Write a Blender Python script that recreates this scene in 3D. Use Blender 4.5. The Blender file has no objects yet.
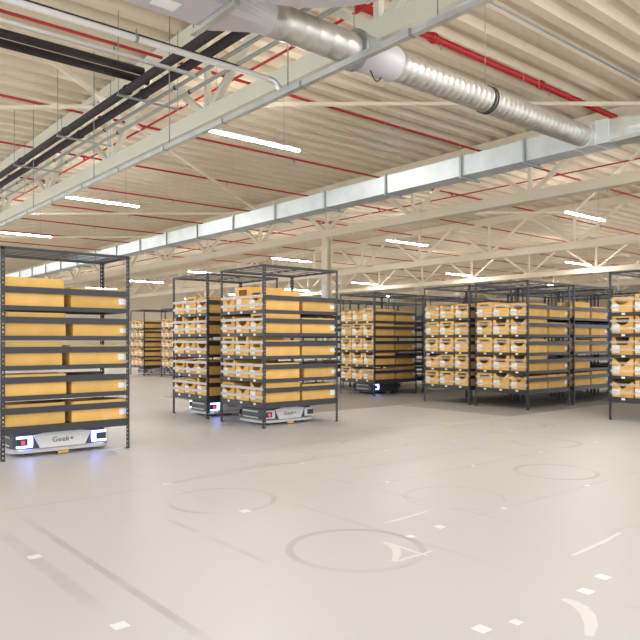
import bpy, bmesh, math, random
from mathutils import Vector, Matrix
random.seed(7)
S = bpy.context.scene
C = S.collection
PI = math.pi
CAMZ = 1.35

# ------------------------------------------------------------------ materials
def new_mat(name, col, rough=.5, metal=0., noise=0., nscale=6., emit=None, estr=0., spec=None, rnd=0., bump=0.):
    m = bpy.data.materials.new(name); m.use_nodes = True
    nt = m.node_tree; b = nt.nodes['Principled BSDF']
    b.inputs['Roughness'].default_value = rough
    b.inputs['Metallic'].default_value = metal
    if spec is not None: b.inputs['Specular IOR Level'].default_value = spec
    c4 = (*col, 1)
    b.inputs['Base Color'].default_value = c4
    last = None
    if noise or bump:
        tc = nt.nodes.new('ShaderNodeTexCoord'); nz = nt.nodes.new('ShaderNodeTexNoise')
        nz.inputs['Scale'].default_value = nscale; nz.inputs['Detail'].default_value = 4
        nt.links.new(tc.outputs['Object'], nz.inputs['Vector'])
    if noise:
        rp = nt.nodes.new('ShaderNodeValToRGB')
        rp.color_ramp.elements[0].position = .3; rp.color_ramp.elements[1].position = .7
        rp.color_ramp.elements[0].color = (*[c * (1 - noise) for c in col], 1)
        rp.color_ramp.elements[1].color = (*[min(1, c * (1 + noise)) for c in col], 1)
        nt.links.new(nz.outputs['Fac'], rp.inputs['Fac']); last = rp.outputs['Color']
    if rnd:
        oi = nt.nodes.new('ShaderNodeObjectInfo'); hs = nt.nodes.new('ShaderNodeHueSaturation')
        mr = nt.nodes.new('ShaderNodeMapRange')
        mr.inputs['To Min'].default_value = 1 - rnd; mr.inputs['To Max'].default_value = 1 + rnd * .5
        nt.links.new(oi.outputs['Random'], mr.inputs['Value']); nt.links.new(mr.outputs[0], hs.inputs['Value'])
        if last: nt.links.new(last, hs.inputs['Color'])
        else: hs.inputs['Color'].default_value = c4
        last = hs.outputs['Color']
    if last: nt.links.new(last, b.inputs['Base Color'])
    if bump:
        bp = nt.nodes.new('ShaderNodeBump'); bp.inputs['Strength'].default_value = bump
        nt.links.new(nz.outputs['Fac'], bp.inputs['Height']); nt.links.new(bp.outputs[0], b.inputs['Normal'])
    if emit:
        b.inputs['Emission Color'].default_value = (*emit, 1); b.inputs['Emission Strength'].default_value = estr
    return m

M = {}
M['deck'] = new_mat('deck paint', (.72, .63, .475), .45, noise=.04, nscale=.8)
M['steel'] = new_mat('cream painted steel', (.76, .69, .55), .4, noise=.03, nscale=1.5)
M['green'] = new_mat('pale primer steel', (.66, .66, .55), .4, noise=.03, nscale=1.5)
M['rack'] = new_mat('charcoal powder coat', (.031, .032, .038), .42, noise=.1, nscale=9)
M['card'] = new_mat('cardboard', (.78, .47, .135), .75, noise=.10, nscale=4, rnd=.16)
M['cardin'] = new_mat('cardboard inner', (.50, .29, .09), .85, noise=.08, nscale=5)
M['paper'] = new_mat('paper label', (.82, .81, .80), .5)
M['film'] = new_mat('white webbing', (.80, .76, .72), .45)
_n = M['film'].node_tree.nodes['Principled BSDF']; _n.inputs['Alpha'].default_value = .62
M['film2'] = new_mat('clear webbing', (.80, .76, .70), .4)
M['film2'].node_tree.nodes['Principled BSDF'].inputs['Alpha'].default_value = .28
M['zinc'] = new_mat('galvanised steel', (.62, .66, .66), .33, .75, noise=.12, nscale=3)
M['zinc2'] = new_mat('spiral galvanised', (.50, .49, .46), .36, .75, noise=.12, nscale=5)
M['zincd'] = new_mat('dull zinc bracket', (.30, .33, .33), .5, .5)
M['wire'] = new_mat('pale wire', (.55, .53, .45), .5)
M['zinc3'] = new_mat('greenish zinc tube', (.36, .39, .36), .4, .4)
M['duct'] = new_mat('rectangular duct zinc', (.54, .60, .62), .5, .35, noise=.10, nscale=2)
M['lilac'] = new_mat('pale grey sheet', (.50, .48, .50), .5, .1, noise=.04)
M['white'] = new_mat('white enamel', (.80, .79, .78), .35)
M['black'] = new_mat('black insulation', (.035, .028, .032), .75, noise=.2, nscale=12)
M['red'] = new_mat('red pipe paint', (.42, .010, .012), .4)
M['led'] = new_mat('led diffuser', (.9, .9, .9), .4, emit=(1., .96, .90), estr=92)
M['lamp'] = new_mat('lamp housing', (.8, .8, .78), .4)
M['wall'] = new_mat('cream wall panel', (.74, .67, .54), .6, noise=.04)
M['sticker'] = new_mat('floor sticker', (.93, .93, .93), .3)
M['robot_white'] = new_mat('robot shell', (.72, .70, .69), .3)
M['robot_dark'] = new_mat('robot dark plastic', (.035, .04, .05), .35)
M['robot_lip'] = new_mat('robot bumper', (.55, .55, .55), .35, .4)
M['blue'] = new_mat('blue white led', (.6, .7, 1), .3, emit=(.26, .36, 1.), estr=4.5)
M['unlit'] = new_mat('unlit led cover', (.70, .70, .74), .3)
M['redlamp'] = new_mat('red sensor', (.7, .03, .04), .3, emit=(1, .04, .06), estr=1.3)
M['text'] = new_mat('dark lettering', (.06, .06, .065), .5)
M['orange'] = new_mat('orange tag', (.75, .40, .08), .6)
M['joint'] = new_mat('floor joint', (.16, .14, .12), .5)
M['scuff'] = new_mat('pale scuff', (.80, .79, .77), .35)
M['tape'] = new_mat('floor tape', (.90, .88, .84), .35)

# floor: poured epoxy with tyre marks worn into it
def floor_mat():
    m = bpy.data.materials.new('epoxy floor'); m.use_nodes = True
    nt = m.node_tree; N = nt.nodes; L = nt.links; b = N['Principled BSDF']
    tc = N.new('ShaderNodeTexCoord'); sp = N.new('ShaderNodeSeparateXYZ'); L.new(tc.outputs['Object'], sp.inputs[0])
    def math_(op, a, b_=None, clamp=False):
        n = N.new('ShaderNodeMath'); n.operation = op; n.use_clamp = clamp
        for i, v in enumerate((a, b_)):
            if v is None: continue
            if isinstance(v, (int, float)): n.inputs[i].default_value = v
            else: L.new(v, n.inputs[i])
        return n.outputs[0]
    X, Y = sp.outputs[0], sp.outputs[1]
    nz = N.new('ShaderNodeTexNoise'); nz.inputs['Scale'].default_value = .7; nz.inputs['Detail'].default_value = 3
    L.new(tc.outputs['Object'], nz.inputs['Vector'])
    nf = N.new('ShaderNodeTexNoise'); nf.inputs['Scale'].default_value = 1.6; nf.inputs['Detail'].default_value = 2
    L.new(tc.outputs['Object'], nf.inputs['Vector'])
    total = None
    def add(v, k):
        nonlocal total
        v = math_('MULTIPLY', v, k)
        total = v if total is None else math_('ADD', total, v)
    def band(dist, w):      # soft 1 inside the width
        n = N.new('ShaderNodeMapRange'); n.interpolation_type = 'SMOOTHSTEP'
        n.inputs['From Min'].default_value = w * .5; n.inputs['From Max'].default_value = w
        n.inputs['To Min'].default_value = 1; n.inputs['To Max'].default_value = 0
        L.new(dist, n.inputs['Value']); return n.outputs[0]
    def ring(cx, cy, r, w, k):
        dx = math_('SUBTRACT', X, cx); dy = math_('SUBTRACT', Y, cy)
        d = math_('SQRT', math_('ADD', math_('MULTIPLY', dx, dx), math_('MULTIPLY', dy, dy)))
        add(band(math_('ABSOLUTE', math_('SUBTRACT', d, r)), w), k)
    def seg(axis, c, lo, hi, w, k):
        A, B = (X, Y) if axis == 'x' else (Y, X)
        a = band(math_('ABSOLUTE', math_('SUBTRACT', A, c)), w)
        g = band(math_('ABSOLUTE', math_('SUBTRACT', B, (lo + hi) / 2)), (hi - lo) / 2)
        add(math_('MULTIPLY', a, g), k)
    # loops where the carts turn on the spot
    for cx, cy, r, w, k in [(3.02, 4.9, .44, .03, .8), (2.98, 3.2, .43, .035, .8), (6.3, 3.75, .40, .03, .9), (4.6, 6.3, .45, .03, .45),
                            (6.2, 6.3, .42, .03, .6), (8.0, 4.9, .42, .03, .8), (7.8, 7.4, .42, .03, .5), (9.3, 6.2, .42, .03, .6),
                            (4.6, 3.7, .42, .03, .35), (9.6, 9.0, .42, .03, .5), (4.7, 1.9, .42, .03, .35)]:
        ring(cx, cy, r, w, k)
    # straight runs
    for axis, c, lo, hi, w, k in [('x', 1.56, 2.3, 5.7, .035, .9), ('x', 1.32, 3.2, 5.2, .06, .7), ('x', 2.38, 3.2, 4.8, .03, .6), ('x', 3.4, 1, 5, .03, .3),
                                  ('x', 2.93, 4.3, 7, .03, .3), ('y', 5.7, 1.2, 3, .03, .4), ('y', 4.5, 3.2, 9, .03, .45),
                                  ('y', 5.9, 3, 12, .03, .45), ('y', 5.2, 3.2, 10, .03, .35), ('y', 7.25, 5, 30, .028, .7),
                                  ('y', 6.7, 4.5, 30, .03, .55), ('x', 6.9, 2, 14, .03, .45), ('x', 8.3, 2, 14, .03, .5),
                                  ('x', 9.8, 2, 16, .03, .5), ('x', 10.7, 2, 30, .04, .6), ('x', 5.2, 2, 14, .03, .3),
                                  ('y', 10.0, 7.6, 30, .035, .6), ('y', 3.2, 3.5, 9, .03, .35), ('y', 11.4, 8.0, 30, .05, .6),
                                  ('x', 4.3, 2.4, 7.2, .03, .3), ('y', 8.0, 8.0, 30, .03, .4)]:
        seg(axis, c, lo, hi, w, k)
    wear = math_('MULTIPLY', math_('SUBTRACT', nf.outputs['Fac'], .33), 4.0, True)
    total = math_('MULTIPLY', total, wear)
    fac = math_('MULTIPLY', total, .32, True)
    base = N.new('ShaderNodeMix'); base.data_type = 'RGBA'
    base.inputs['A'].default_value = (.625, .605, .60, 1); base.inputs['B'].default_value = (.665, .65, .65, 1)
    L.new(nz.outputs['Fac'], base.inputs['Factor'])
    # greyer floor field around the racks, with their shade painted into its colour
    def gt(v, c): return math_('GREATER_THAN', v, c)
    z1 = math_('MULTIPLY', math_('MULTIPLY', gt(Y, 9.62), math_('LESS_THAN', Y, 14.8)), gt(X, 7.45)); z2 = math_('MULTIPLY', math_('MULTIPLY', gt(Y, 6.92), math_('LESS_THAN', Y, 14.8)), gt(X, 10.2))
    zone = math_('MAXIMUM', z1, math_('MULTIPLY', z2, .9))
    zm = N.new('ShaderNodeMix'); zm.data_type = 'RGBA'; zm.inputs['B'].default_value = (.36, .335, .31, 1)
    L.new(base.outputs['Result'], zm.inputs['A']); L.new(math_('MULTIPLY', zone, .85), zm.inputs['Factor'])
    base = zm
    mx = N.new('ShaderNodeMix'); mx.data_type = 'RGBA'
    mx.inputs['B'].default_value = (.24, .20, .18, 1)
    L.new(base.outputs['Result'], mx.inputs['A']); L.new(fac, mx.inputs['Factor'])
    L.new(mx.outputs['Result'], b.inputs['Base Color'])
    b.inputs['Specular IOR Level'].default_value = .4
    rr = math_('ADD', .30, math_('MULTIPLY', nz.outputs['Fac'], .20))
    L.new(math_('ADD', rr, math_('MULTIPLY', fac, .3)), b.inputs['Roughness'])
    return m
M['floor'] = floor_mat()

# ------------------------------------------------------------------ helpers
def box(bm, x0, x1, y0, y1, z0, z1):
    vs = [bm.verts.new(p) for p in ((x0, y0, z0), (x1, y0, z0), (x1, y1, z0), (x0, y1, z0), (x0, y0, z1), (x1, y0, z1), (x1, y1, z1), (x0, y1, z1))]
    for f in ((3, 2, 1, 0), (4, 5, 6, 7), (0, 1, 5, 4), (1, 2, 6, 5), (2, 3, 7, 6), (3, 0, 4, 7)):
        bm.faces.new([vs[i] for i in f])

def bar(bm, a, b, w, h, up=Vector((0, 0, 1))):
    a = Vector(a); b = Vector(b); d = (b - a).normalized()
    if abs(d.dot(up)) > .98: up = Vector((1, 0, 0))
    s = d.cross(up).normalized(); u = s.cross(d).normalized()
    r = []
    for p in (a, b):
        r.append([bm.verts.new(p + s * w / 2 * i + u * h / 2 * j) for i, j in ((-1, -1), (1, -1), (1, 1), (-1, 1))])
    for i in range(4):
        bm.faces.new((r[0][i], r[0][(i + 1) % 4], r[1][(i + 1) % 4], r[1][i]))
    bm.faces.new(r[0][::-1]); bm.faces.new(r[1])

def tube(bm, pts, rad, n=12, caps=True):
    """pts: list of points; rad: one radius or one per point"""
    pts = [Vector(p) for p in pts]
    rads = rad if isinstance(rad, (list, tuple)) else [rad] * len(pts)
    d0 = (pts[1] - pts[0]).normalized()
    ref = Vector((0, 0, 1)) if abs(d0.z) < .9 else Vector((1, 0, 0))
    rings = []
    for i, p in enumerate(pts):
        if i == 0: d = pts[1] - p
        elif i == len(pts) - 1: d = p - pts[i - 1]
        else: d = (pts[i + 1] - p).normalized() + (p - pts[i - 1]).normalized()
        if d.length < 1e-6: d = d0
        d.normalize()
        s = d.cross(ref)
        if s.length < 1e-3: s = d.cross(Vector((0, 1, 0)))
        s.normalize(); u = s.cross(d)
        rings.append([bm.verts.new(p + (s * math.cos(2 * PI * k / n) + u * math.sin(2 * PI * k / n)) * rads[i]) for k in range(n)])
    for a, b in zip(rings, rings[1:]):
        for k in range(n):
            f = bm.faces.new((a[k], a[(k + 1) % n], b[(k + 1) % n], b[k])); f.smooth = True
    if caps:
        bm.faces.new(rings[0][::-1]); bm.faces.new(rings[-1])

def obj(name, bm, mat, parent=None, loc=None, bevel=0, smooth=False):
    me = bpy.data.meshes.new(name)
    bmesh.ops.recalc_face_normals(bm, faces=bm.faces)
    if smooth:
        for f in bm.faces: f.smooth = True
    bm.to_mesh(me); bm.free()
    for m_ in (mat if isinstance(mat, list) else [mat]): me.materials.append(m_)
    o = bpy.data.objects.new(name, me); C.objects.link(o)
    if parent: o.parent = parent
    if loc: o.location = loc
    if bevel:
        b = o.modifiers.new('bevel', 'BEVEL'); b.width = bevel; b.segments = 2; b.limit_method = 'ANGLE'
    return o

def tag(o, label, cat, group=None, kind=None):
    if label: o['label'] = label
    if cat: o['category'] = cat
    if group: o['group'] = group
    if kind: o['kind'] = kind
    return o

def thing(name, label, cat, loc=(0, 0, 0), group=None):
    o = bpy.data.objects.new(name, None); C.objects.link(o); o.location = loc; o.empty_display_size = .1
    return tag(o, label, cat, group)

def struct(name, bm, mat):
    o = obj(name, bm, mat); o['kind'] = 'structure'; return o

def dup(root, loc=None, rot=None, label=None, group=None, scale=None):
    r = root.copy(); C.objects.link(r)
    if loc is not None: r.location = loc
    if rot is not None: r.rotation_euler = (0, 0, rot)
    if scale is not None: r.scale = scale
    if label: r['label'] = label
    if group: r['group'] = group
    for ch in list(root.children):
        c = ch.copy(); C.objects.link(c); c.parent = r
        for g in list(ch.children):
            d = g.copy(); C.objects.link(d); d.parent = c
    return r

def B(): return bmesh.new()

# ------------------------------------------------------------------ setting
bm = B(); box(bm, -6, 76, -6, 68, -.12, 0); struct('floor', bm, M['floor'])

# trapezoidal roof deck, ribs along X
DZ = 6.75
bm = B()
per = .56; n = int(70 / per); prof = []
y = -4.
for i in range(n):
    prof += [(y, DZ), (y + .20, DZ), (y + .27, DZ + .13), (y + .49, DZ + .13)]
    y += per
va = [bm.verts.new((-5, p[0], p[1])) for p in prof]; vb = [bm.verts.new((74, p[0], p[1])) for p in prof]
for i in range(len(prof) - 1): bm.faces.new((va[i], va[i + 1], vb[i + 1], vb[i]))
# thin top sheet so the roof has thickness
box(bm, -5, 74, -4, y, DZ + .19, DZ + .33)
struct('ceiling', bm, M['deck'])
bm = B(); box(bm, -5, 74, 65.6, 65.8, 0, 7.08); struct('wall_back', bm, M['wall'])
bm = B(); box(bm, 73.8, 74, -5, 65.6, 0, 7.08); struct('wall_right', bm, M['wall'])

# ------------------------------------------------------------------ roof trusses
ZB0, ZB1, ZT0, ZT1 = 4.95, 5.21, 6.47, 6.75
node0, pitch = 1.8, 4.08
def truss(xc, label, mat, y0, y1):
    t = thing('roof_truss', label, 'roof truss', (xc, y0, ZB0), 'roof trusses')
    def put(name, bm): 
        bmesh.ops.translate(bm, verts=bm.verts, vec=(-xc, -y0, -ZB0)); return obj(name, bm, mat, t)
    b = B(); box(b, xc - .15, xc + .15, y0, y1, ZT0, ZT1); put('top_chord', b)
    b = B(); box(b, xc - .15, xc + .15, y0, y1, ZB0, ZB1); put('bottom_chord', b)
    k = math.ceil((y0 + 2.1 - node0) / pitch); yy = node0 + k * pitch
    while yy < y1 - 2.1:
        b = B(); bar(b, (xc, yy, ZB1 - .02), (xc, yy, ZT0 + .02), .09, .09); put('vertical_strut', b)
        for s in (-1, 1):
            b = B(); bar(b, (xc, yy + s * .08, ZB1 - .02), (xc, yy + s * (pitch / 2 - .08), ZT0 + .02), .10, .10, up=Vector((1, 0, 0))); put('diagonal_strut', b)
        yy += pitch
    return t
T1 = truss(5.86, 'pale roof truss nearest the camera with a silver conduit under its bottom chord', M['green'], -3.2, 64)
T2 = truss(15.48, 'cream roof truss running behind the long rectangular duct', M['steel'], -3.2, 64)
T3 = truss(24.96, 'cream roof truss next beyond the one behind the rectangular duct', M['steel'], -3.2, 64)
T4 = truss(34.4, 'cream roof truss in the distance, fourth from the camera', M['steel'], -3.2, 64)
T5 = truss(43.9, 'small distant cream roof truss, second from the far end', M['steel'], -3.2, 64)
T6 = truss(53.4, 'smallest and farthest cream roof truss', M['steel'], -3.2, 64)
# gusset with bolts on the near truss
def gusset(t, xc, yy):
    b = B(); box(b, -.35, .35, yy - .38 + 3.2, yy + .38 + 3.2, ZT0 - ZB0 - .035, ZT0 - ZB0 - .005)
    g = obj('gusset_plate', b, t.children[0].data.materials[0], t)
    for sx in (-1, 1):
        for i in range(3):
            b = B(); tube(b, [(sx * .27, yy + 3.2 - .25 + i * .25, ZT0 - ZB0 - .06), (sx * .27, yy + 3.2 - .25 + i * .25, ZT0 - ZB0 - .03)], .022, 6)
            obj('bolt_head', b, M['zincd'], g)
gusset(T1, 5.86, 14.04); gusset(T2, 15.48, 6.0); gusset(T2, 15.48, 22.2)

def brace(a, b_, label):
    b = B(); a = Vector(a); c = Vector(b_); bar(b, (0, 0, 0), c - a, .09, .07)
    tag(obj('roof_brace', b, M['steel'], loc=a), label, 'roof brace', 'diagonal roof braces')
brace((5.98, 13.92, 6.42), (15.36, 6.00, 6.42), 'thin cream brace crossing level behind the round spiral duct')
brace((5.98, 14.28, 6.42), (15.36, 22.08, 6.42), 'thin cream brace running from the bolted gusset down to the rectangular duct')
brace((5.74, 13.92, 6.42), (-2.64, 6.72, 6.42), 'cream brace from the bolted gusset towards the black pipes at left')
brace((5.74, 14.28, 6.42), (-2.64, 21.84, 6.42), 'cream brace from the bolted gusset towards the left edge')
for i, (a, b_) in enumerate([((15.60, 6.12, 6.42), (24.84, 14.04, 6.42)), ((15.60, 22.08, 6.42), (24.84, 14.16, 6.42)),
                          ((5.98, 38.28, 6.42), (15.36, 30.48, 6.42)), ((5.98, 30.36, 6.42), (15.36, 22.32, 6.42))]):
    brace(a, b_, ['cream roof brace beyond the duct, rising toward the right edge', 'cream roof brace beyond the duct over the middle racks',
                  'faint far roof brace above the leftmost rack', 'faint roof brace left of the duct end, over the leftmost rack'][i])

# columns under the trusses
def column(x, y, label):
    t = thing('steel_column', label, 'column', (x, y, 0), 'steel columns')
    b = B()
    for sx in (-1, 1): box(b, sx * .12 - .012, sx * .12 + .012, -.13, .13, 0, ZB0)
    box(b, -.12, .12, -.01, .01, 0, ZB0); obj('shaft', b, M['steel'], t)
    b = B(); box(b, -.2, .2, -.2, .2, 0, .03); obj('base_plate', b, M['steel'], t)
    b = B(); box(b, -.16, .16, -.15, .15, ZB0 - .03, ZB0); obj('cap_plate', b, M['steel'], t)
    b = B(); box(b, -.15, -.132, -.1, .1, 2.2, 3.3); obj('sign_plate', b, M['paper'], t)
column(15.48, 18.12, 'cream steel column rising behind the middle rack')
column(24.96, 38.5, 'far cream steel column seen in the gap left of the middle racks')

# ------------------------------------------------------------------ silver conduit / track under near truss
t = thing('cable_track', 'bright silver cable track slung under the nearest roof truss', 'cable track', (4.86, -1.5, 4.31))
b = B(); box(b, -.035, .035, 0, 48, -.028, .028); box(b, -.045, .045, 0, 48, .028, .034); obj('channel', b, M['zinc'], t)
for k in range(22):
    b = B(); box(b, -.045, .045, .8 + k * 1.7, .83 + k * 1.7, -.031, .038); obj('track_clip', b, M['zincd'], t)

def rod(x, y, z0, z1, label, r=.006):
    b = B(); tube(b, [(0, 0, 0), (0, 0, z1 - z0)], r, 6)
    return tag(obj('threaded_rod', b, M['zincd'], loc=(x, y, z0)), label, 'hanger rod', 'thin threaded hanger rods')
for y_, nm in ((4.1, 'beside the round duct damper'), (6.4, 'left of the square duct fitting'), (9.4, 'crossing in front of the black pipes'), (12.4, 'near the bolted gusset'), (16.0, 'at its far left')):
    rod(4.86, y_, 4.345, DZ, 'thin vertical rod in front of the nearest truss, ' + nm, .008)

# ------------------------------------------------------------------ pipes
def xpipe(name, y_, z, r, x0, x1, mat, label, cat, grp=None, drops=(), couplings=()):
    t = thing(name, label, cat, (x0, y_, z), grp)
    b = B(); tube(b, [(0, 0, 0), (x1 - x0, 0, 0)], r, 12); obj('pipe_run', b, mat, t)
    for xd in drops:
        b = B(); tube(b, [(xd - x0, 0, -r * .8), (xd - x0, 0, -r - .05)], .014, 8); tube(b, [(xd - x0, 0, -r - .05), (xd - x0, 0, -r - .055), (xd - x0, 0, -r - .1)], [.014, .026, .006], 8)
        obj('sprinkler_head', b, M['zincd'], t)
    for xc in couplings:
        b = B(); tube(b, [(xc - x0 - .08, 0, 0), (xc - x0 + .08, 0, 0)], r * 1.28, 12); tube(b, [(xc - x0 - .02, 0, 0), (xc - x0 + .02, 0, 0)], r * 1.5, 12); obj('coupling', b, mat, t)
    return t
HP = 6.52
xs = [5.9, 15.7]
xpipe('sprinkler_pipe', 7.6, HP, .062, 7.1, 50, M['red'], 'thick red sprinkler pipe highest in the picture, ending at the upper right', 'sprinkler pipe', 'red sprinkler pipes', (9.1, 12.5, 17.0), (8.9, 12.2, 18.8))
for i, (yy, nm) in enumerate([(11.33, 'running behind the round duct in the upper middle'), (15.24, 'crossing just above the nearest long lamp at left'),
                              (18.84, 'fourth in line from the upper right corner'), (22.56, 'fifth in line, above the second lamp at left'),
                              (26.3, 'sixth in line, over the leftmost rack'), (30.1, 'far away above the leftmost rack'), (34.0, 'very far, next to last at left'), (37.8, 'farthest visible at left')]):
    xpipe('sprinkler_pipe', yy, HP, .028, 1.2, 50, M['red'], 'thin red sprinkler pipe ' + nm, 'sprinkler pipe', 'red sprinkler pipes',
          [4.8 + 3.5 * k for k in range(10)], ([7.1, 18.8]))
for x_, r_, nm, z_ in ((7.1, .024, 'slanting behind the square duct fitting', HP - .12), (18.84, .022, 'crossing the other pipes beyond the rectangular duct', HP - .12)):
    t = thing('sprinkler_main', 'red main pipe ' + nm, 'sprinkler pipe', (x_, 3, z_), 'red sprinkler mains')
    b = B(); tube(b, [(0, 0, 0), (0, 55, 0)], r_, 12); obj('pipe_run', b, M['red'], t)
    for yy in (7.6, 11.33, 15.24, 18.84, 22.56):
        b = B(); tube(b, [(0, yy - 3, 0), (0, yy - 3, .1)], r_ * 1.2, 10); obj('riser', b, M['red'], t)

# black insulated pair along Y and along X, zinc conduits beside them
ZI = 5.49
def ypipe(name, x_, z, r, y0, y1, mat, label, cat, grp, clamps=0):
    t = thing(name, label, cat, (x_, y0, z), grp)
    b = B(); tube(b, [(0, 0, 0), (0, y1 - y0, 0)], r, 14); obj('pipe_run', b, mat, t)
    for k in range(clamps):
        yy = 6.0 + k * 2.9
        b = B(); tube(b, [(0, yy - .025, 0), (0, yy + .025, 0)], r * 1.22, 14); obj('pipe_clamp', b, M['black'], t)
    return t
ypipe('insulated_pipe', 4.72, ZI, .07, 4.6, 34, M['black'], 'black insulated pipe running down left, nearer the ceiling beam edge', 'pipe', 'black insulated pipes', 9)
ypipe('insulated_pipe', 5.01, ZI, .07, 4.6, 34, M['black'], 'black insulated pipe running down left, nearer the silver pipes', 'pipe', 'black insulated pipes', 9)
ypipe('zinc_pipe', 5.28, ZI, .03, 4.0, 34, M['zinc3'], 'slim zinc pipe next to the black pipes, on the side nearest them', 'pipe', 'slim zinc pipes', 9)
ypipe('zinc_pipe', 5.55, ZI, .03, 4.0, 34, M['zinc3'], 'slim zinc pipe farthest from the black pipes, next to the pale truss', 'pipe', 'slim zinc pipes', 9)
for k, nm in enumerate(('behind the white conduit', 'at the bolted gusset', 'left of the gusset', 'at mid left edge', 'far down the left edge')):
    yy = 10.6 + k * 2.9
    t = thing('trapeze_hanger', 'zinc trapeze bar under the black pipes ' + nm, 'pipe hanger', (5.12, yy, ZI - .12), 'pipe trapeze hangers')
    b = B(); box(b, -.58, .54, -.015, .015, -.015, .015); obj('cross_bar', b, M['zincd'], t)
    for sx in (-.56, .52):
        b = B(); tube(b, [(sx, 0, 0), (sx, 0, DZ - ZI + .12)], .006, 6); obj('rod', b, M['zincd'], t)
xpipe('insulated_pipe', 10.08, 5.64, .062, -3, 4.75, M['black'], 'upper of two black insulated pipes entering from the left edge', 'pipe', 'black insulated pipes')
xpipe('insulated_pipe', 10.42, 5.64, .062, -3, 5.0, M['black'], 'lower of two black insulated pipes entering from the left edge', 'pipe', 'black insulated pipes')

# white conduit that elbows onto the track, grey conduits beside it
t = thing('white_conduit', 'white conduit running from the upper left to an elbow on the silver track', 'conduit', (-1.98, 6.57, 4.47))
b = B(); pts = [(0, 0, 0), (6.66, 0, 0)]
for k in range(1, 7):
    a = k / 6 * PI / 2; pts.append((6.66 + .14 * math.sin(a), -.05 * k / 6, -.10 * (1 - math.cos(a))))
pts += [(6.82, -.06, -.115)]
tube(b, pts[:2], .034, 14); obj('straight_run', b, M['white'], t)
b = B(); tube(b, pts[1:], .036, 14); obj('elbow', b, M['zinc'], t)
for xx in (1.9, 3.4, 5.0):
    b = B(); tube(b, [(xx - .015, 0, 0), (xx + .015, 0, 0)], .043, 14); tube(b, [(xx, 0, .03), (xx, 0, .1)], .008, 6); obj('clip', b, M['zincd'], t)
xpipe('cable', 6.62, 4.54, .008, -2, 4.3, M['black'], 'thin dark cable laid along the top of the white conduit', 'cable')
xpipe('grey_conduit', 8.0, 4.9, .022, -2, 4.5, M['white'], 'thin white conduit between the thick white conduit and the black pipes', 'conduit', 'thin conduits')
xpipe('grey_conduit', 8.5, 5.1, .015, -2, 4.8, M['zinc'], 'thinnest grey conduit just above the black pipes', 'conduit', 'thin conduits')
xpipe('ceiling_cable', 6.4, 6.66, .02, 7, 36, M['zincd'], 'thin dark cable along the ceiling at the upper right', 'cable')

# ------------------------------------------------------------------ rectangular duct
dx0, dx1, dz0, dz1 = 10.22, 10.64, 4.45, 4.82
t = thing('rectangular_duct', 'long rectangular galvanised duct running across below the roof', 'duct', (dx0, 5.18, dz0))
b = B(); W_, H_ = dx1 - dx0, dz1 - dz0
box(b, 0, W_, 0, 36, 0, H_)
o = obj('duct_body', b, M['duct'], t)
joints = [.22, .56, 1.53] + [2.9 + 1.98 * k for k in range(15)]
for yy in joints:
    b = B(); box(b, -.012, W_ + .012, yy - .011, yy + .011, -.012, H_ + .012); obj('seam_flange', b, M['zinc'], t)
for yy in joints[2:]:
    b = B(); box(b, -.04, -.015, yy - .05, yy - .01, -.03, H_ + .03); box(b, -.04, W_ + .14, yy - .05, yy - .01, -.05, -.02)
    box(b, W_ + .015, W_ + .04, yy - .05, yy - .01, -.03, H_ + .03); obj('hanger_strap', b, M['zincd'], t)
    for xw in (-.028, W_ + .028):
        b = B(); tube(b, [(xw, yy - .03, H_ + .03), (xw, yy - .03, DZ - dz0)], .003, 5); obj('hanger_wire', b, M['wire'], t)
# joint with the spiral duct, cone and round run on the far right
t = thing('round_duct_run', 'round spiral duct going off the right edge from the duct junction', 'duct', (10.43, 5.18, 4.635))
b = B(); pts = [(0, 0, 0), (0, -.25, 0), (0, -.7, 0)]
rg = []
for (yy, sq, r) in ((0, 1., .2), (-.25, 1., .2), (-.64, 0, .172)):
    ring_ = []
    for k in range(24):
        a = 2 * PI * k / 24 + PI / 24; c, s = math.cos(a), math.sin(a); m_ = max(abs(c), abs(s))
        q = r * (sq / m_ + (1 - sq)); ring_.append(b.verts.new((c * q, yy, s * q * (.93 if sq else 1))))
    rg.append(ring_)
for a_, c_ in zip(rg, rg[1:]):
    for k in range(24): b.faces.new((a_[k], a_[(k + 1) % 24], c_[(k + 1) % 24], c_[k]))
obj('square_to_round', b, M['zinc'], t)
def spiral(bm, p0, p1, r, step, ridge):
    p0, p1 = Vector(p0), Vector(p1); L_ = (p1 - p0).length; n_ = int(L_ / step)
    pts, rr = [], []
    for i in range(n_):
        for f, k in ((0., 0), (.80, 0), (.86, ridge), (.94, ridge), (1., 0)):
            if f == 0 and i: continue
            pts.append(p0 + (p1 - p0) * ((i + f) / n_)); rr.append(r + k)
    tube(bm, pts, rr, 32)
b = B(); spiral(b, (0, -.64, 0), (0, -6.5, 0), .172, .11, .003); obj('spiral_run', b, M['zinc2'], t)
for yy in (-1.2, -3.6):
    b = B(); tube(b, [(0, yy, .17), (0, yy, DZ - 4.635)], .004, 6); obj('hanger_wire', b, M['wire'], t)

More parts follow.
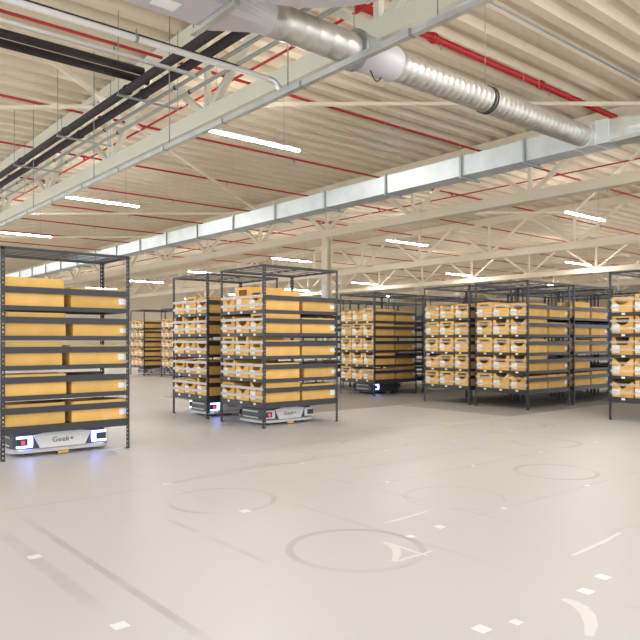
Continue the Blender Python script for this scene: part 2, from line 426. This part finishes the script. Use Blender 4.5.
# ------------------------------------------------------------------ spiral duct along X
YD, ZD = 5.61, 4.635
t = thing('spiral_duct', 'round spiral galvanised duct crossing from top centre to the rectangular duct', 'duct', (3.4, YD, ZD))
b = B(); rg = []
for (xx, sq, r) in ((0, 1., .22), (.04, 1., .22), (.52, 0, .176), (.6, 0, .176)):
    ring_ = []
    for k in range(32):
        a = 2 * PI * k / 32 + PI / 32; c, s = math.cos(a), math.sin(a); m_ = max(abs(c), abs(s))
        q = r * (sq / m_ + (1 - sq)); ring_.append(b.verts.new((xx, c * q * (1.2 if sq else 1), s * q)))
    rg.append(ring_)
for a_, c_ in zip(rg, rg[1:]):
    for k in range(32): b.faces.new((a_[k], a_[(k + 1) % 32], c_[(k + 1) % 32], c_[k]))
obj('square_to_round', b, M['lilac'], t)
b = B(); spiral(b, (.6, 0, 0), (1.79, 0, 0), .176, .17, .004); obj('wide_spiral_section', b, M['zinc2'], t)
b = B(); tube(b, [(1.77, 0, 0), (1.83, 0, 0)], .23, 32); fl = obj('damper_flange', b, M['zincd'], t)
b = B(); tube(b, [(1.83, 0, 0), (1.84, 0, 0), (2.4, 0, 0), (2.47, 0, 0)], [.176, .208, .208, .176], 32); ds = obj('damper_sleeve', b, M['lilac'], t)
b = B(); tube(b, [(2.0 + .03 * k, -.06 + .06 * k / 8, -.195 - .085 * math.sin(PI * k / 8)) for k in range(9)], .008, 6); obj('cable_loop', b, M['black'], ds)
b = B(); spiral(b, (2.47, 0, 0), (6.8, 0, 0), .17, .11, .003); obj('fine_spiral_section', b, M['zinc2'], t)
b = B(); tube(b, [(4.23, 0, 0), (4.26, 0, 0)], .186, 32); tube(b, [(4.295, 0, 0), (4.315, 0, 0)], .186, 32)
obj('black_clamp', b, M['black'], t)
b = B(); tube(b, [(6.79, 0, 0), (6.80, 0, 0)], .2, 32); obj('end_collar', b, M['zinc'], t)
rod(7.64, YD, ZD + .19, DZ, 'thin rod holding the round duct at its black clamp')
rod(5.2, YD + .0, ZD + .235, DZ, 'thin rod above the damper of the round duct')

# square plenum and hood near the camera
t = thing('duct_plenum', 'pale grey square duct fitting at the top, left of the spiral duct', 'duct', (3.38, YD, ZD))
b = B(); box(b, -3.0, 0, -.27, .23, -.2, .22); obj('plenum_body', b, M['lilac'], t)
b = B(); box(b, -.62, -.38, -.05, .12, -.206, -.201); obj('paper_notice', b, M['paper'], t)
b = B(); box(b, -.07, -.01, -.46, .36, -.255, -.205); obj('support_channel', b, M['zinc'], t)
b = B()
for yy in (-.44, .34): tube(b, [(-.04, yy, -.23), (-.04, yy, DZ - ZD - .02)], .007, 6)
obj('support_rods', b, M['zincd'], t)
t = thing('round_hood', 'large pale grey round duct hood cut off by the top edge', 'duct', (3.16, 3.80, 4.36))
b = B(); tube(b, [(0, 0, 0), (0, 0, .02), (0, 0, .45)], [1.17, 1.2, 1.2], 64); obj('hood_shell', b, M['lilac'], t)
b = B(); tube(b, [(0, 0, .45), (0, 0, DZ - 4.36)], .5, 32); obj('neck', b, M['lilac'], t)
tagb = B(); box(tagb, -.05, .05, -.005, .005, -.07, .07)
# orange tag hanging in the upper left
t = thing('hanging_tag', 'small orange tag hanging at the upper left', 'tag', (2.55, 7.0, 5.3))
obj('card', tagb, M['orange'], t)
b = B(); tube(b, [(0, 0, .07), (0, 0, DZ - 5.3)], .004, 6); obj('wire', b, M['zincd'], t)

# ------------------------------------------------------------------ lamps
def make_lamp():
    t = thing('pendant_lamp', 'x', 'ceiling light', (0, 0, 0), 'long white ceiling lamps')
    b = B(); box(b, 0, 2.4, -.03, .03, .02, .055); obj('housing', b, M['lamp'], t)
    b = B(); box(b, .01, 2.39, -.034, .034, -.012, .02); obj('diffuser', b, M['led'], t)
    b = B()
    for xx in (.4, 2.0): tube(b, [(xx, 0, .055), (xx, 0, DZ - 5.31)], .004, 6)
    obj('suspension_wires', b, M['zincd'], t)
    return t
lamp0 = make_lamp(); first = True
cols = [('nearest column of lamps', 6.34), ('second column of lamps', 19.25), ('third column of lamps', 31.6), ('fourth column of lamps', 43.7), ('farthest column of lamps', 56.1)]
rows = [-4.6, 3.3, 11.12, 18.85, 26.6, 34.9, 42.8, 50.7, 58.6]
special = {(0, 2): 'long lit lamp just below the nearest truss, upper left of centre', (0, 3): 'long lit lamp at left, above the leftmost rack and right of its edge',
           (0, 4): 'long lit lamp cut by the left edge above the leftmost rack', (1, 2): 'lit lamp at the upper right, beyond the rectangular duct',
           (1, 3): 'lit lamp in the middle, above the centre racks', (1, 4): 'lit lamp just above the top of the middle rack',
           (2, 2): 'lit lamp at the far right edge in the third column', (2, 3): 'lit lamp right of centre, low over the right-hand racks', (2, 4): 'lit lamp low over the gap between the middle and right racks'}
words = ['first', 'second', 'third', 'fourth', 'fifth', 'sixth', 'seventh', 'eighth', 'ninth']
for ci, (cn, x_) in enumerate(cols):
    for ri, y_ in enumerate(rows):
        if ci == 2: y_ -= .6
        if x_ < 7 and y_ > 45 or ci == 0 and ri == 0: continue
        lb = special.get((ci, ri), 'lit lamp in the %s, %s from the near end' % (cn, words[ri]))
        if first: lamp0.location = (x_, y_, 5.31); lamp0['label'] = lb; first = False
        else: dup(lamp0, (x_, y_, 5.31), label=lb)

# ------------------------------------------------------------------ cardboard pick bins
def bin_mesh(kind, L_=.70, W_=.362, H_=.285, th=.006):
    """front at x=0 facing -X, body runs to +X, centred on y, base z=0"""
    b = B(); w = W_ / 2
    box(b, 0, L_, -w, w, 0, th)
    box(b, L_ - th, L_, -w, w, th, H_)
    for s in (-1, 1):                      # folded outer flap with a slanting lower edge on each side
        y0, y1 = s * w, s * (w + .004)
        za, zb = (.42, .62) if kind in ('dhole', 'vnotch') else (.66, .45)
        P_ = [(.015, za * H_), (L_ - .015, zb * H_), (L_ - .015, H_ * .995), (.015, H_ * .995)]
        A_ = [b.verts.new((p[0], y0, p[1])) for p in P_]; B_ = [b.verts.new((p[0], y1, p[1])) for p in P_]
        b.faces.new(A_); b.faces.new(B_[::-1])
        for k in range(4): b.faces.new((A_[k], A_[(k + 1) % 4], B_[(k + 1) % 4], B_[k]))
    N_ = 16
    for s in (-1, 1):                      # side walls, slightly lower behind the front for the cut bins
        y0, y1 = (w - th, w) if s > 0 else (-w, -w + th)
        box(b, th, L_ - th, y0, y1, th, H_ if kind != 'low' else H_ * .93)
    for i in range(N_):                    # front wall in strips, with the pick opening
        ya, yb = -w + W_ * i / N_, -w + W_ * (i + 1) / N_
        q = abs((ya + yb) / 2) / w
        lo, hi = H_, H_
        if kind == 'dhole' and q < .66:
            hi = H_ * .88; lo = H_ * (.88 - .40 * math.sqrt(max(0, 1 - (q / .68) ** 2)))
        if kind == 'notch' and q < .72:
            hi = None; lo = H_ * (.55 if q < .45 else .55 + .45 * (q - .45) / .27)
        if kind == 'vnotch' and q < .8:
            hi = None; lo = H_ * (.52 + .48 * q / .8)
        if kind == 'low' and q < .6:
            hi = H_ * .86; lo = H_ * .66
        box(b, 0, th, ya, yb, th, lo)
        if hi is not None and hi < H_: box(b, 0, th, ya, yb, hi, H_)
    if kind in ('dhole', 'low'):           # folded top flaps
        box(b, th, L_ * .42, -w, w, H_ - .004, H_)
    else:
        box(b, L_ * .5, L_ - th, -w, w, H_ - .004, H_)
    return b
kinds = ['dhole', 'notch', 'vnotch', 'low']
protos = {}
def make_bin(kind):
    o = obj('cardboard_bin', bin_mesh(kind), M['card'])
    w = .181
    b = B(); box(b, -.0015, 0, w * .25, w * 1.0, .03, .15); box(b, 0, .10, w + .004, w + .0055, .06, .15)
    obj('paper_label', b, M['paper'], o)
    # things stored inside, only glimpsed through the opening
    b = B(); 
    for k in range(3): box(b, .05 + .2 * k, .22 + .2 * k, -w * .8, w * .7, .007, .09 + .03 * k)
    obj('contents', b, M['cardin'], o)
    return o
used = {}
LEV = [.385, .745, 1.10, 1.455, 1.81]
levn = ['bottom shelf', 'second shelf', 'middle shelf', 'fourth shelf', 'top shelf']
def put_bin(kind, loc, rot, label, group, sc):
    key = kind
    if key not in protos:
        protos[key] = make_bin(kind); o = protos[key]
        o.location = loc; o.rotation_euler = (0, 0, rot); o.scale = sc; tag(o, label, 'cardboard bin', group)
    else:
        src = protos[key]
        o = dup(src, loc, rot, label, group, sc)
        o['category'] = 'cardboard bin'
    return o

# ------------------------------------------------------------------ racks
def post_bm(H_):
    b = B(); w, t_, hole, per_ = .042, .004, .014, .05
    for ax in (0, 1):
        def bx(a0, a1, z0, z1):
            if ax == 0: box(b, a0, a1, 0, t_, z0, z1)
            else: box(b, 0, t_, a0, a1, z0, z1)
        bx(0, .014, 0, H_); bx(.014 + hole, w, 0, H_)
        z = 0
        while z < H_ - .001:
            bx(.014, .014 + hole, z, min(H_, z + per_ - .022)); z += per_
    box(b, 0, .05, 0, .05, 0, .006)
    return b
rack_meshes = {}
def rack(x0, y0, L_, W_, label, zs=1., webbing=True, near=True, lift=0.):
    H_ = 2.5 * zs
    t = thing('storage_rack', label, 'storage rack', (x0, y0, lift), 'mobile storage racks')
    def part(name, key, build, mat, loc=(0, 0, 0), parent=t, rot=0):
        k = (key, L_, W_, zs)
        if k not in rack_meshes:
            o = obj(name, build(), mat, parent, loc); rack_meshes[k] = o.data
        else:
            o = bpy.data.objects.new(name, rack_meshes[k]); C.objects.link(o); o.parent = parent; o.location = loc
        o.rotation_euler = (0, 0, rot); return o
    for i, (px, py) in enumerate(((0, 0), (L_, 0), (L_, W_), (0, W_))):
        part('post', 'post', lambda: post_bm(H_), M['rack'], (px, py, 0), rot=i * PI / 2)
    def shelf():
        b = B(); box(b, .03, L_ - .03, .03, W_ - .03, -.012, 0)
        for yy in (.005, W_ - .015): box(b, .005, L_ - .005, yy, yy + .010, -.048, .004)
        for xx in (.005, L_ - .015): box(b, xx, xx + .010, .005, W_ - .005, -.048, .004)
        return b
    def bottom():
        b = B(); box(b, .03, L_ - .03, .03, W_ - .03, -.012, 0)
        for yy in (.005, W_ - .025): box(b, .005, L_ - .005, yy, yy + .02, -.085, .004)
        for xx in (.005, L_ - .025): box(b, xx, xx + .02, .005, W_ - .005, -.085, .004)
        return b
    for li, z in enumerate(LEV):
        sh = part('shelf', 'shelf0' if li == 0 else 'shelf', bottom if li == 0 else shelf, M['rack'], (0, 0, z * zs))
        if webbing:
            for k in range(3):
                def tg():
                    b = B(); box(b, -.003, .003, -.03, .03, -.04, -.006); return b
                part('shelf_tag', 'tag', tg, M['paper'], (.003, W_ * (.2 + .3 * k), 0), parent=sh)
            for zz in (.085, .215):
                def wb():
                    b = B(); box(b, -.004, -.001, .02, W_ - .02, -.022, .022); return b
                part('webbing_strip', 'web%d' % (x0 < 7), wb, M['film'] if x0 < 7 else M['film2'], (0, 0, (z + zz) * zs))
        def rail():
            b = B(); box(b, .01, L_ - .01, -.004, .004, -.036, .036); box(b, .01, L_ - .01, -.004, .008, .030, .036); return b
        for yy in (.002, W_ - .002):
            part('side_rail', 'rail', rail, M['rack'], (0, yy, (z + .19) * zs))
    def top():
        b = B()
        for yy in (.0, W_ - .02): box(b, 0, L_, yy, yy + .02, -.032, 0)
        for xx in (.0, L_ - .02): box(b, xx, xx + .02, 0, W_, -.032, 0)
        n_ = 5
        for k in range(1, n_ + 1): box(b, .02, L_ - .02, W_ * k / (n_ + 1) - .006, W_ * k / (n_ + 1) + .006, -.02, -.008)
        box(b, L_ / 2 - .015, L_ / 2 + .012, .02, W_ - .02, -.032, -.021)
        return b
    part('top_frame', 'top', top, M['rack'], (0, 0, H_))
    return t

def fill(x0, y0, L_, W_, rn, gname, zs=1., front=3, seed=1, skip=(), second=True, lift=0., tall=()):
    rnd = random.Random(seed)
    dy = W_ / 3
    for li, z in enumerate(LEV):
        zz = z * zs + .005 + lift
        if front:
            for k in range(front):
                if (li, 'f', k) in skip: continue
                kd = rnd.choice(['dhole', 'notch', 'dhole', 'low', 'vnotch'] if rn != 'right-hand' else kinds)
                sc = (1., 1.0, (rnd.choice([.72, .95, 1.05, .85]) if x0 < 7 else rnd.choice([1., 1.04, 1.03, .9])) * zs * (1.25 if (li, k) in tall else 1))
                w_ = ['front right', 'front centre', 'front left'][k]
                yy = y0 + .033 + .181 + k * ((W_ - .066 - .362) / 2)
                put_bin(kd, (x0 + .012 + rnd.uniform(0, .02), yy + rnd.uniform(-.006, .006), zz), rnd.uniform(-.007, .007),
                        'cardboard bin at %s, %s, %s' % (w_, levn[li], rn), gname, sc)
        else:
            if (li, 'l') not in skip:
                sc = (rnd.uniform(.93, 1.0), 1., (rnd.uniform(.74, 1.04) if li < 4 else 1.18) * zs)
                put_bin(rnd.choice(kinds), (x0 + .012 + rnd.uniform(0, .04), y0 + .035 + .181, zz), rnd.uniform(-.007, .007),
                        'cardboard bin, left one of two, %s, %s' % (levn[li], rn), gname, sc)
        if second and (li, 's') not in skip:
            sc = (rnd.uniform(.94, 1.0), 1., rnd.uniform(.66, 1.05) * zs)
            put_bin(rnd.choice(kinds), (x0 + L_ - .012 - rnd.uniform(0, .04), y0 + .035 + .181, zz), PI + rnd.uniform(-.007, .007),
                    'cardboard bin, long-side right end, %s, %s' % (levn[li], rn), gname, sc)

RK = {}
rack(2.08, 7.98, 1.50, .84, 'tall charcoal rack at the left edge with a lit cart under it', zs=.958, webbing=False)
fill(2.08, 7.98, 1.50, .84, 'leftmost rack', 'bins in the leftmost rack', zs=.958, front=0, seed=3)
rack(5.91, 8.39, 1.50, 1.24, 'large charcoal rack left of centre, standing over the white cart')
fill(5.91, 8.39, 1.50, 1.24, 'large rack left of centre', 'bins in the large rack left of centre', seed=5, tall=((4, 1),))
rack(5.91, 10.06, 1.50, 1.24, 'charcoal rack half hidden behind the large rack left of centre')
fill(5.91, 10.06, 1.50, 1.24, 'half-hidden rack behind the large one', 'bins in the half-hidden rack', seed=8)
rack(11.36, 11.54, 1.50, 1.24, 'charcoal rack in the centre with open floor in front of it')
fill(11.36, 11.54, 1.50, 1.24, 'centre rack', 'bins in the centre rack', seed=11)
rack(11.36, 8.73, 1.50, 1.25, 'charcoal rack right of centre, left neighbour of the one at the corner')
fill(11.36, 8.73, 1.50, 1.25, 'rack right of centre', 'bins in the rack right of centre', seed=14)
rack(11.34, 7.34, 1.52, 1.24, 'charcoal rack with two full faces at the right-hand corner of the block')
fill(11.34, 7.34, 1.52, 1.24, 'corner rack on the right', 'bins in the corner rack on the right', seed=17)
rack(13.02, 7.34, 1.50, 1.24, 'charcoal rack behind the corner one, with an empty space on its second shelf')
fill(13.02, 7.34, 1.50, 1.24, 'rack behind the corner one', 'bins in the rack behind the corner one', front=0, seed=20, skip=((1, 's'),))
rack(11.10, 4.40, 1.50, 1.22, 'charcoal rack cut off by the right edge')
fill(11.10, 4.40, 1.50, 1.22, 'rack at the right edge', 'bins in the rack at the right edge', seed=23, second=False)
rack(11.2, 23.70, 1.50, 1.20, 'small far rack seen past the leftmost rack, on the left')
fill(11.2, 23.70, 1.50, 1.20, 'far left rack', 'bins in the far left rack', seed=26)
rack(11.45, 21.62, 1.50, 1.20, 'small far rack seen past the leftmost rack, on the right')
fill(11.45, 21.62, 1.50, 1.20, 'far rack beside the half-hidden one', 'bins in the far rack beside the half-hidden one', seed=29)
# racks of the block behind, seen over and between the front ones
back = [(14.68, 7.34, 'third in the row behind the corner rack'), (16.34, 7.34, 'fourth in the row behind the corner rack'), (18.0, 7.34, 'last in the row behind the corner rack'),
        (13.02, 8.73, 'second in the row behind the rack right of centre'), (14.68, 8.73, 'third in the row behind the rack right of centre'), (16.34, 8.73, 'last in the row behind the rack right of centre'),
        (13.1, 11.54, 'just behind the centre rack'), (14.8, 11.54, 'two places behind the centre rack'),
        (11.36, 14.3, 'behind the centre rack on its far left side'), (16.5, 11.54, 'three places behind the centre rack'),
        (13.1, 14.3, 'far behind the centre rack to its right'), (14.9, 14.3, 'deep behind the right-hand racks'), (13.4, 4.4, 'behind the rack at the right edge')]
for i, (x_, y_, nm) in enumerate(back):
    rack(x_, y_, 1.50, 1.24, 'background charcoal rack ' + nm, webbing=False)
    if i in (3, 7, 9): fill(x_, y_, 1.50, 1.24, 'background rack ' + nm.replace('in the row ', '').replace('second behind the rack right of centre', 'right of centre'), 'bins in background racks', front=0, seed=40 + i, second=i in (6, 12))

# ------------------------------------------------------------------ carts (robots) under the racks
def rrect(b, x0, x1, y0, y1, z0, z1, r0, inset=0., seg=6):
    def loop(ins, z):
        out = []; r = max(.01, r0 - ins)
        for cx, cy, a0 in ((x1 - ins - r, y1 - ins - r, 0), (x0 + ins + r, y1 - ins - r, PI / 2), (x0 + ins + r, y0 + ins + r, PI), (x1 - ins - r, y0 + ins + r, 1.5 * PI)):
            for k in range(seg + 1):
                a = a0 + k / seg * PI / 2; out.append(b.verts.new((cx + r * math.cos(a), cy + r * math.sin(a), z)))
        return out
    lo, hi = loop(0, z0), loop(inset, z1); n_ = len(lo)
    for k in range(n_):
        b.faces.new((lo[k], lo[(k + 1) % n_], hi[(k + 1) % n_], hi[k]))
    b.faces.new(lo[::-1]); b.faces.new(hi)

def lettering():
    cu = bpy.data.curves.new('lettering', 'FONT'); cu.body = 'Geek+'; cu.size = .085; cu.extrude = .0015
    cu.align_x = 'CENTER'; cu.align_y = 'CENTER'; cu.space_character = 1.12
    o = bpy.data.objects.new('lettering', cu); C.objects.link(o)
    dg = bpy.context.evaluated_depsgraph_get(); me = bpy.data.meshes.new_from_object(o.evaluated_get(dg))
    bpy.data.objects.remove(o); me.materials.clear(); me.materials.append(M['text']); return me
LET = lettering()
def cart(x, y, label, lit=True, L_=1.08, W_=.78):
    t = thing('transport_robot', label, 'warehouse robot', (x, y, 0), 'low carts under the racks')
    b = B(); rrect(b, 0, L_, 0, W_, .045, .078, .16, 0); rrect(b, .01, L_ - .01, .01, W_ - .01, .078, .09, .15, .01); obj('bumper_lip', b, M['robot_lip'] if lit != 'one' else M['robot_dark'], t)
    b = B(); rrect(b, .03, L_ - .03, .025, W_ - .025, .09, .258, .14, .012); obj('chassis', b, M['robot_dark'], t)
    b = B(); rrect(b, .04, L_ - .04, .035, W_ - .035, .258, .274, .13, .02); obj('top_cover', b, M['robot_dark'], t)
    b = B(); tube(b, [(L_ / 2, W_ / 2, .274), (L_ / 2, W_ / 2, .282)], .24, 32); obj('lift_plate', b, M['zincd'], t)
    shell = M['robot_white'] if lit != 'one' else M['robot_dark']
    for s, y0 in ((-1, .018), (1, W_ - .018)):
        b = B()
        top_ = [(.245, .25), (.42, .272), (L_ - .42, .272), (L_ - .245, .25)]; bot = [(L_ - .32, .092), (.32, .092)]
        fr = [b.verts.new((p[0], y0 + s * .006, p[1])) for p in top_ + bot]; bk = [b.verts.new((p[0], y0 - s * .03, p[1])) for p in top_ + bot]
        b.faces.new(fr); b.faces.new(bk[::-1])
        for k in range(6): b.faces.new((fr[k], fr[(k + 1) % 6], bk[(k + 1) % 6], bk[k]))
        p = obj('side_panel', b, shell, t)
        lt = bpy.data.objects.new('lettering', LET); C.objects.link(lt); lt.parent = p
        lt.location = (L_ / 2, y0 + s * .0085, .175); lt.rotation_euler = (PI / 2, 0, 0 if s < 0 else PI)
    glow = M['blue'] if lit else M['unlit']
    for ex, sx in ((0, 1), (L_, -1)):
        for ey, sy in ((0, 1), (W_, -1)):
            def P(a, c, z):   # wrap around the corner
                return (ex + sx * a, ey + sy * c, z)
            b = B()            # C-shaped light bar on the long side near the corner
            def bb(a0, a1, c0, c1, z0, z1):
                p, q = P(a0, c0, z0), P(a1, c1, z1)
                box(b, min(p[0], q[0]), max(p[0], q[0]), min(p[1], q[1]), max(p[1], q[1]), z0, z1)
            bb(.06, .235, .012, .03, .215, .240); bb(.06, .235, .012, .03, .108, .130)
            bb(.185, .24, .012, .03, .130, .215)
            obj('light_bar', b, glow if lit != 'one' or (ex == 0 and ey == 0) else M['robot_dark'], t)
            b = B(); bb(.06, .185, .016, .03, .132, .213); w_ = obj('sensor_window', b, M['robot_dark'], t)
            if ex == 0 and lit != 'one': b = B(); bb(.115, .15, .012, .018, .15, .19); obj('sensor_light', b, M['redlamp'], w_)
        b = B()
        p0 = ex + sx * .022
        for z0, z1, ya, yb in ((.205, .228, .18, W_ - .18), (.112, .130, .18, W_ - .18)):
            box(b, min(p0, p0 + sx * .01), max(p0, p0 + sx * .01), ya, yb, z0, z1)
        obj('end_light_strip', b, M['robot_lip'], t)
    for wx in (.2, L_ - .2):
        for wy in (.14, W_ - .14):
            b = B(); tube(b, [(wx, wy - .02, .035), (wx, wy + .02, .035)], .0345, 12); obj('wheel', b, M['robot_dark'], t)
    b = B(); box(b, L_ / 2 - .06, L_ / 2 + .06, -.004, .02, .012, .04); obj('amber_reflector', b, M['orange'], t)
    return t
cart(2.22, 8.10, 'white and black cart with blue lights and Geek+ lettering under the leftmost rack', L_=1.17, W_=.62)
cart(6.06, 8.62, 'white Geek+ cart with its lights off under the large rack left of centre', lit=False)
cart(6.06, 10.28, 'cart with a glowing blue light under the half-hidden rack')
cart(11.75, 12.0, 'dark cart with a blue light under the centre rack', lit='one')
cart(11.35, 23.9, 'tiny far cart under the far left rack', lit=False)
cart(11.6, 21.8, 'tiny far cart with blue light beside the half-hidden rack', lit='one')

# ------------------------------------------------------------------ floor stickers and tape
named = [((1.32, 3.05), 'bottom left, near the lower edge'), ((1.33, 4.36), 'at left, below the leftmost rack'), ((2.96, 4.46), 'inside the left tyre loop'),
         ((2.96, 5.77), 'below and right of the leftmost rack'), ((3.70, 1.91), 'brightest one at lower right'), ((3.79, 3.18), 'bright one in the centre of the floor'),
         ((2.79, 1.87), 'grey-edged one near the lower right edge'), ((2.60, 1.93), 'left of the grey-edged one at lower right'), ((3.42, 1.86), 'just under the brightest one'),
         ((3.45, 3.15), 'small one beside the centre one')]
sm = None
def sticker(x, y, label, w=.07, grp='floor stickers'):
    global sm
    if sm is None:
        b = B(); box(b, -.5, .5, -.5, .5, 0, .001); sm = obj('floor_sticker', b, M['sticker']); o = sm
    else:
        o = sm.copy(); C.objects.link(o)
    o.location = (x, y, .0003); o.scale = (w, w, 1)
    tag(o, label, 'floor sticker', grp)
for (p, nm) in named: sticker(*p, 'small white square floor sticker, ' + nm, .075 if 'bright' in nm or 'left' in nm else .055)
for ix in range(7):
    for iy in range(6):
        x_, y_ = 4.6 + .82 * 1.6 * ix, 1.9 + 1.3 * iy
        if x_ < 5.6 and y_ > 7.8 or x_ > 10.6 and y_ > 4: continue
        sticker(x_, y_, 'faint small white square floor sticker in the sparse grid on the open floor', .04, 'faint floor stickers')
for (x0, x1, y_, w, nm) in ((8.4, 22, 6.94, .02, 'in front of the corner rack on the right'), (7.5, 22, 9.62, .022, 'behind the large rack left of centre'), (11.0, 22, 13.1, .035, 'running under the centre rack')):
    b = B(); box(b, 0, x1 - x0, -w / 2, w / 2, 0, .0012)
    tag(obj('floor_tape', b, M['tape'], loc=(x0, y_, .0003)), 'thin pale tape line on the floor ' + nm, 'floor tape')

# pale scuffs left by wheels
scuffs = [0]
def scuff(pts, w, label):
    scuffs[0] += 1
    b = B(); p0 = Vector((*pts[0], 0)); L_, R_ = [], []
    n_ = len(pts)
    for i, p in enumerate(pts):
        p = Vector((*p, 0)); q = Vector((*pts[min(i + 1, n_ - 1)], 0)) - Vector((*pts[max(i - 1, 0)], 0)); q.normalize()
        nrm = Vector((-q.y, q.x, 0)) * w / 2 * (.35 + .65 * math.sin(PI * (i + .5) / n_))
        L_.append(b.verts.new(p + nrm - p0)); R_.append(b.verts.new(p - nrm - p0))
    for i in range(n_ - 1): b.faces.new((L_[i], L_[i + 1], R_[i + 1], R_[i]))
    ret = bmesh.ops.extrude_face_region(b, geom=b.faces[:]); bmesh.ops.translate(b, vec=(0, 0, .0002), verts=[v for v in ret['geom'] if isinstance(v, bmesh.types.BMVert)])
    tag(obj('floor_scuff', b, M['scuff'], loc=(p0.x, p0.y, .0003 + .0003 * scuffs[0])), label, 'floor mark', 'pale floor scuffs')
def arc(cx, cy, r_, a0, a1, n_=12): return [(cx + r_ * math.cos(math.radians(a0 + (a1 - a0) * k / n_)), cy + r_ * math.sin(math.radians(a0 + (a1 - a0) * k / n_))) for k in range(n_ + 1)]
scuff([(3.222, 1.884), (3.225, 1.829), (3.199, 1.766), (3.133, 1.692), (3.034, 1.624), (2.914, 1.569)], 0.075, 'broad pale curved wheel scuff near the lower right corner')
scuff([(3.203, 3.163), (3.208, 3.103), (3.171, 3.023), (3.087, 2.934), (2.976, 2.854)], 0.06, 'short pale curved wheel scuff in the middle of the floor')
scuff([(3.219, 3.179), (3.227, 3.058), (3.219, 2.928), (3.222, 2.796)], 0.035, 'thin pale scuff crossing another beside the short curved one')
scuff([(2.985, 2.846), (3.097, 2.85), (3.198, 2.842), (3.317, 2.846)], 0.03, 'thin pale scuff under its crossing twin in mid floor')
scuff([(3.559, 3.504), (3.693, 3.5), (3.86, 3.511), (4.069, 3.532)], 0.035, 'thin straight pale scuff above the brightest mid floor sticker')
scuff([(3.912, 2.219), (4.122, 2.227), (4.347, 2.235), (4.635, 2.268)], 0.035, 'thin straight pale scuff at right, above the brightest sticker')
scuff([(2.949, 5.771), (3.357, 5.851), (3.787, 5.888), (4.159, 5.936), (4.695, 5.958)], 0.03, 'long faint pale wheel streak below the racks left of centre')
# ------------------------------------------------------------------ light, world, camera
w = bpy.data.worlds.new('world'); S.world = w; w.use_nodes = True
bg = w.node_tree.nodes['Background']; bg.inputs[0].default_value = (.97, .98, 1., 1); bg.inputs[1].default_value = 1.15

cam = bpy.data.cameras.new('camera'); co = bpy.data.objects.new('camera', cam); C.objects.link(co)
cam.sensor_width = 36; cam.lens = 674 / 640 * 36; cam.shift_y = 20 / 640; cam.clip_end = 200
ang = math.atan2(.7667, .6419)
co.location = (0, 0, CAMZ); co.rotation_euler = (PI / 2, 0, ang - PI / 2)
S.camera = co
vs = S.view_settings; vs.view_transform = 'Standard'; vs.look = 'None'; vs.gamma = 1; vs.use_curve_mapping = False; vs.exposure = 0.95
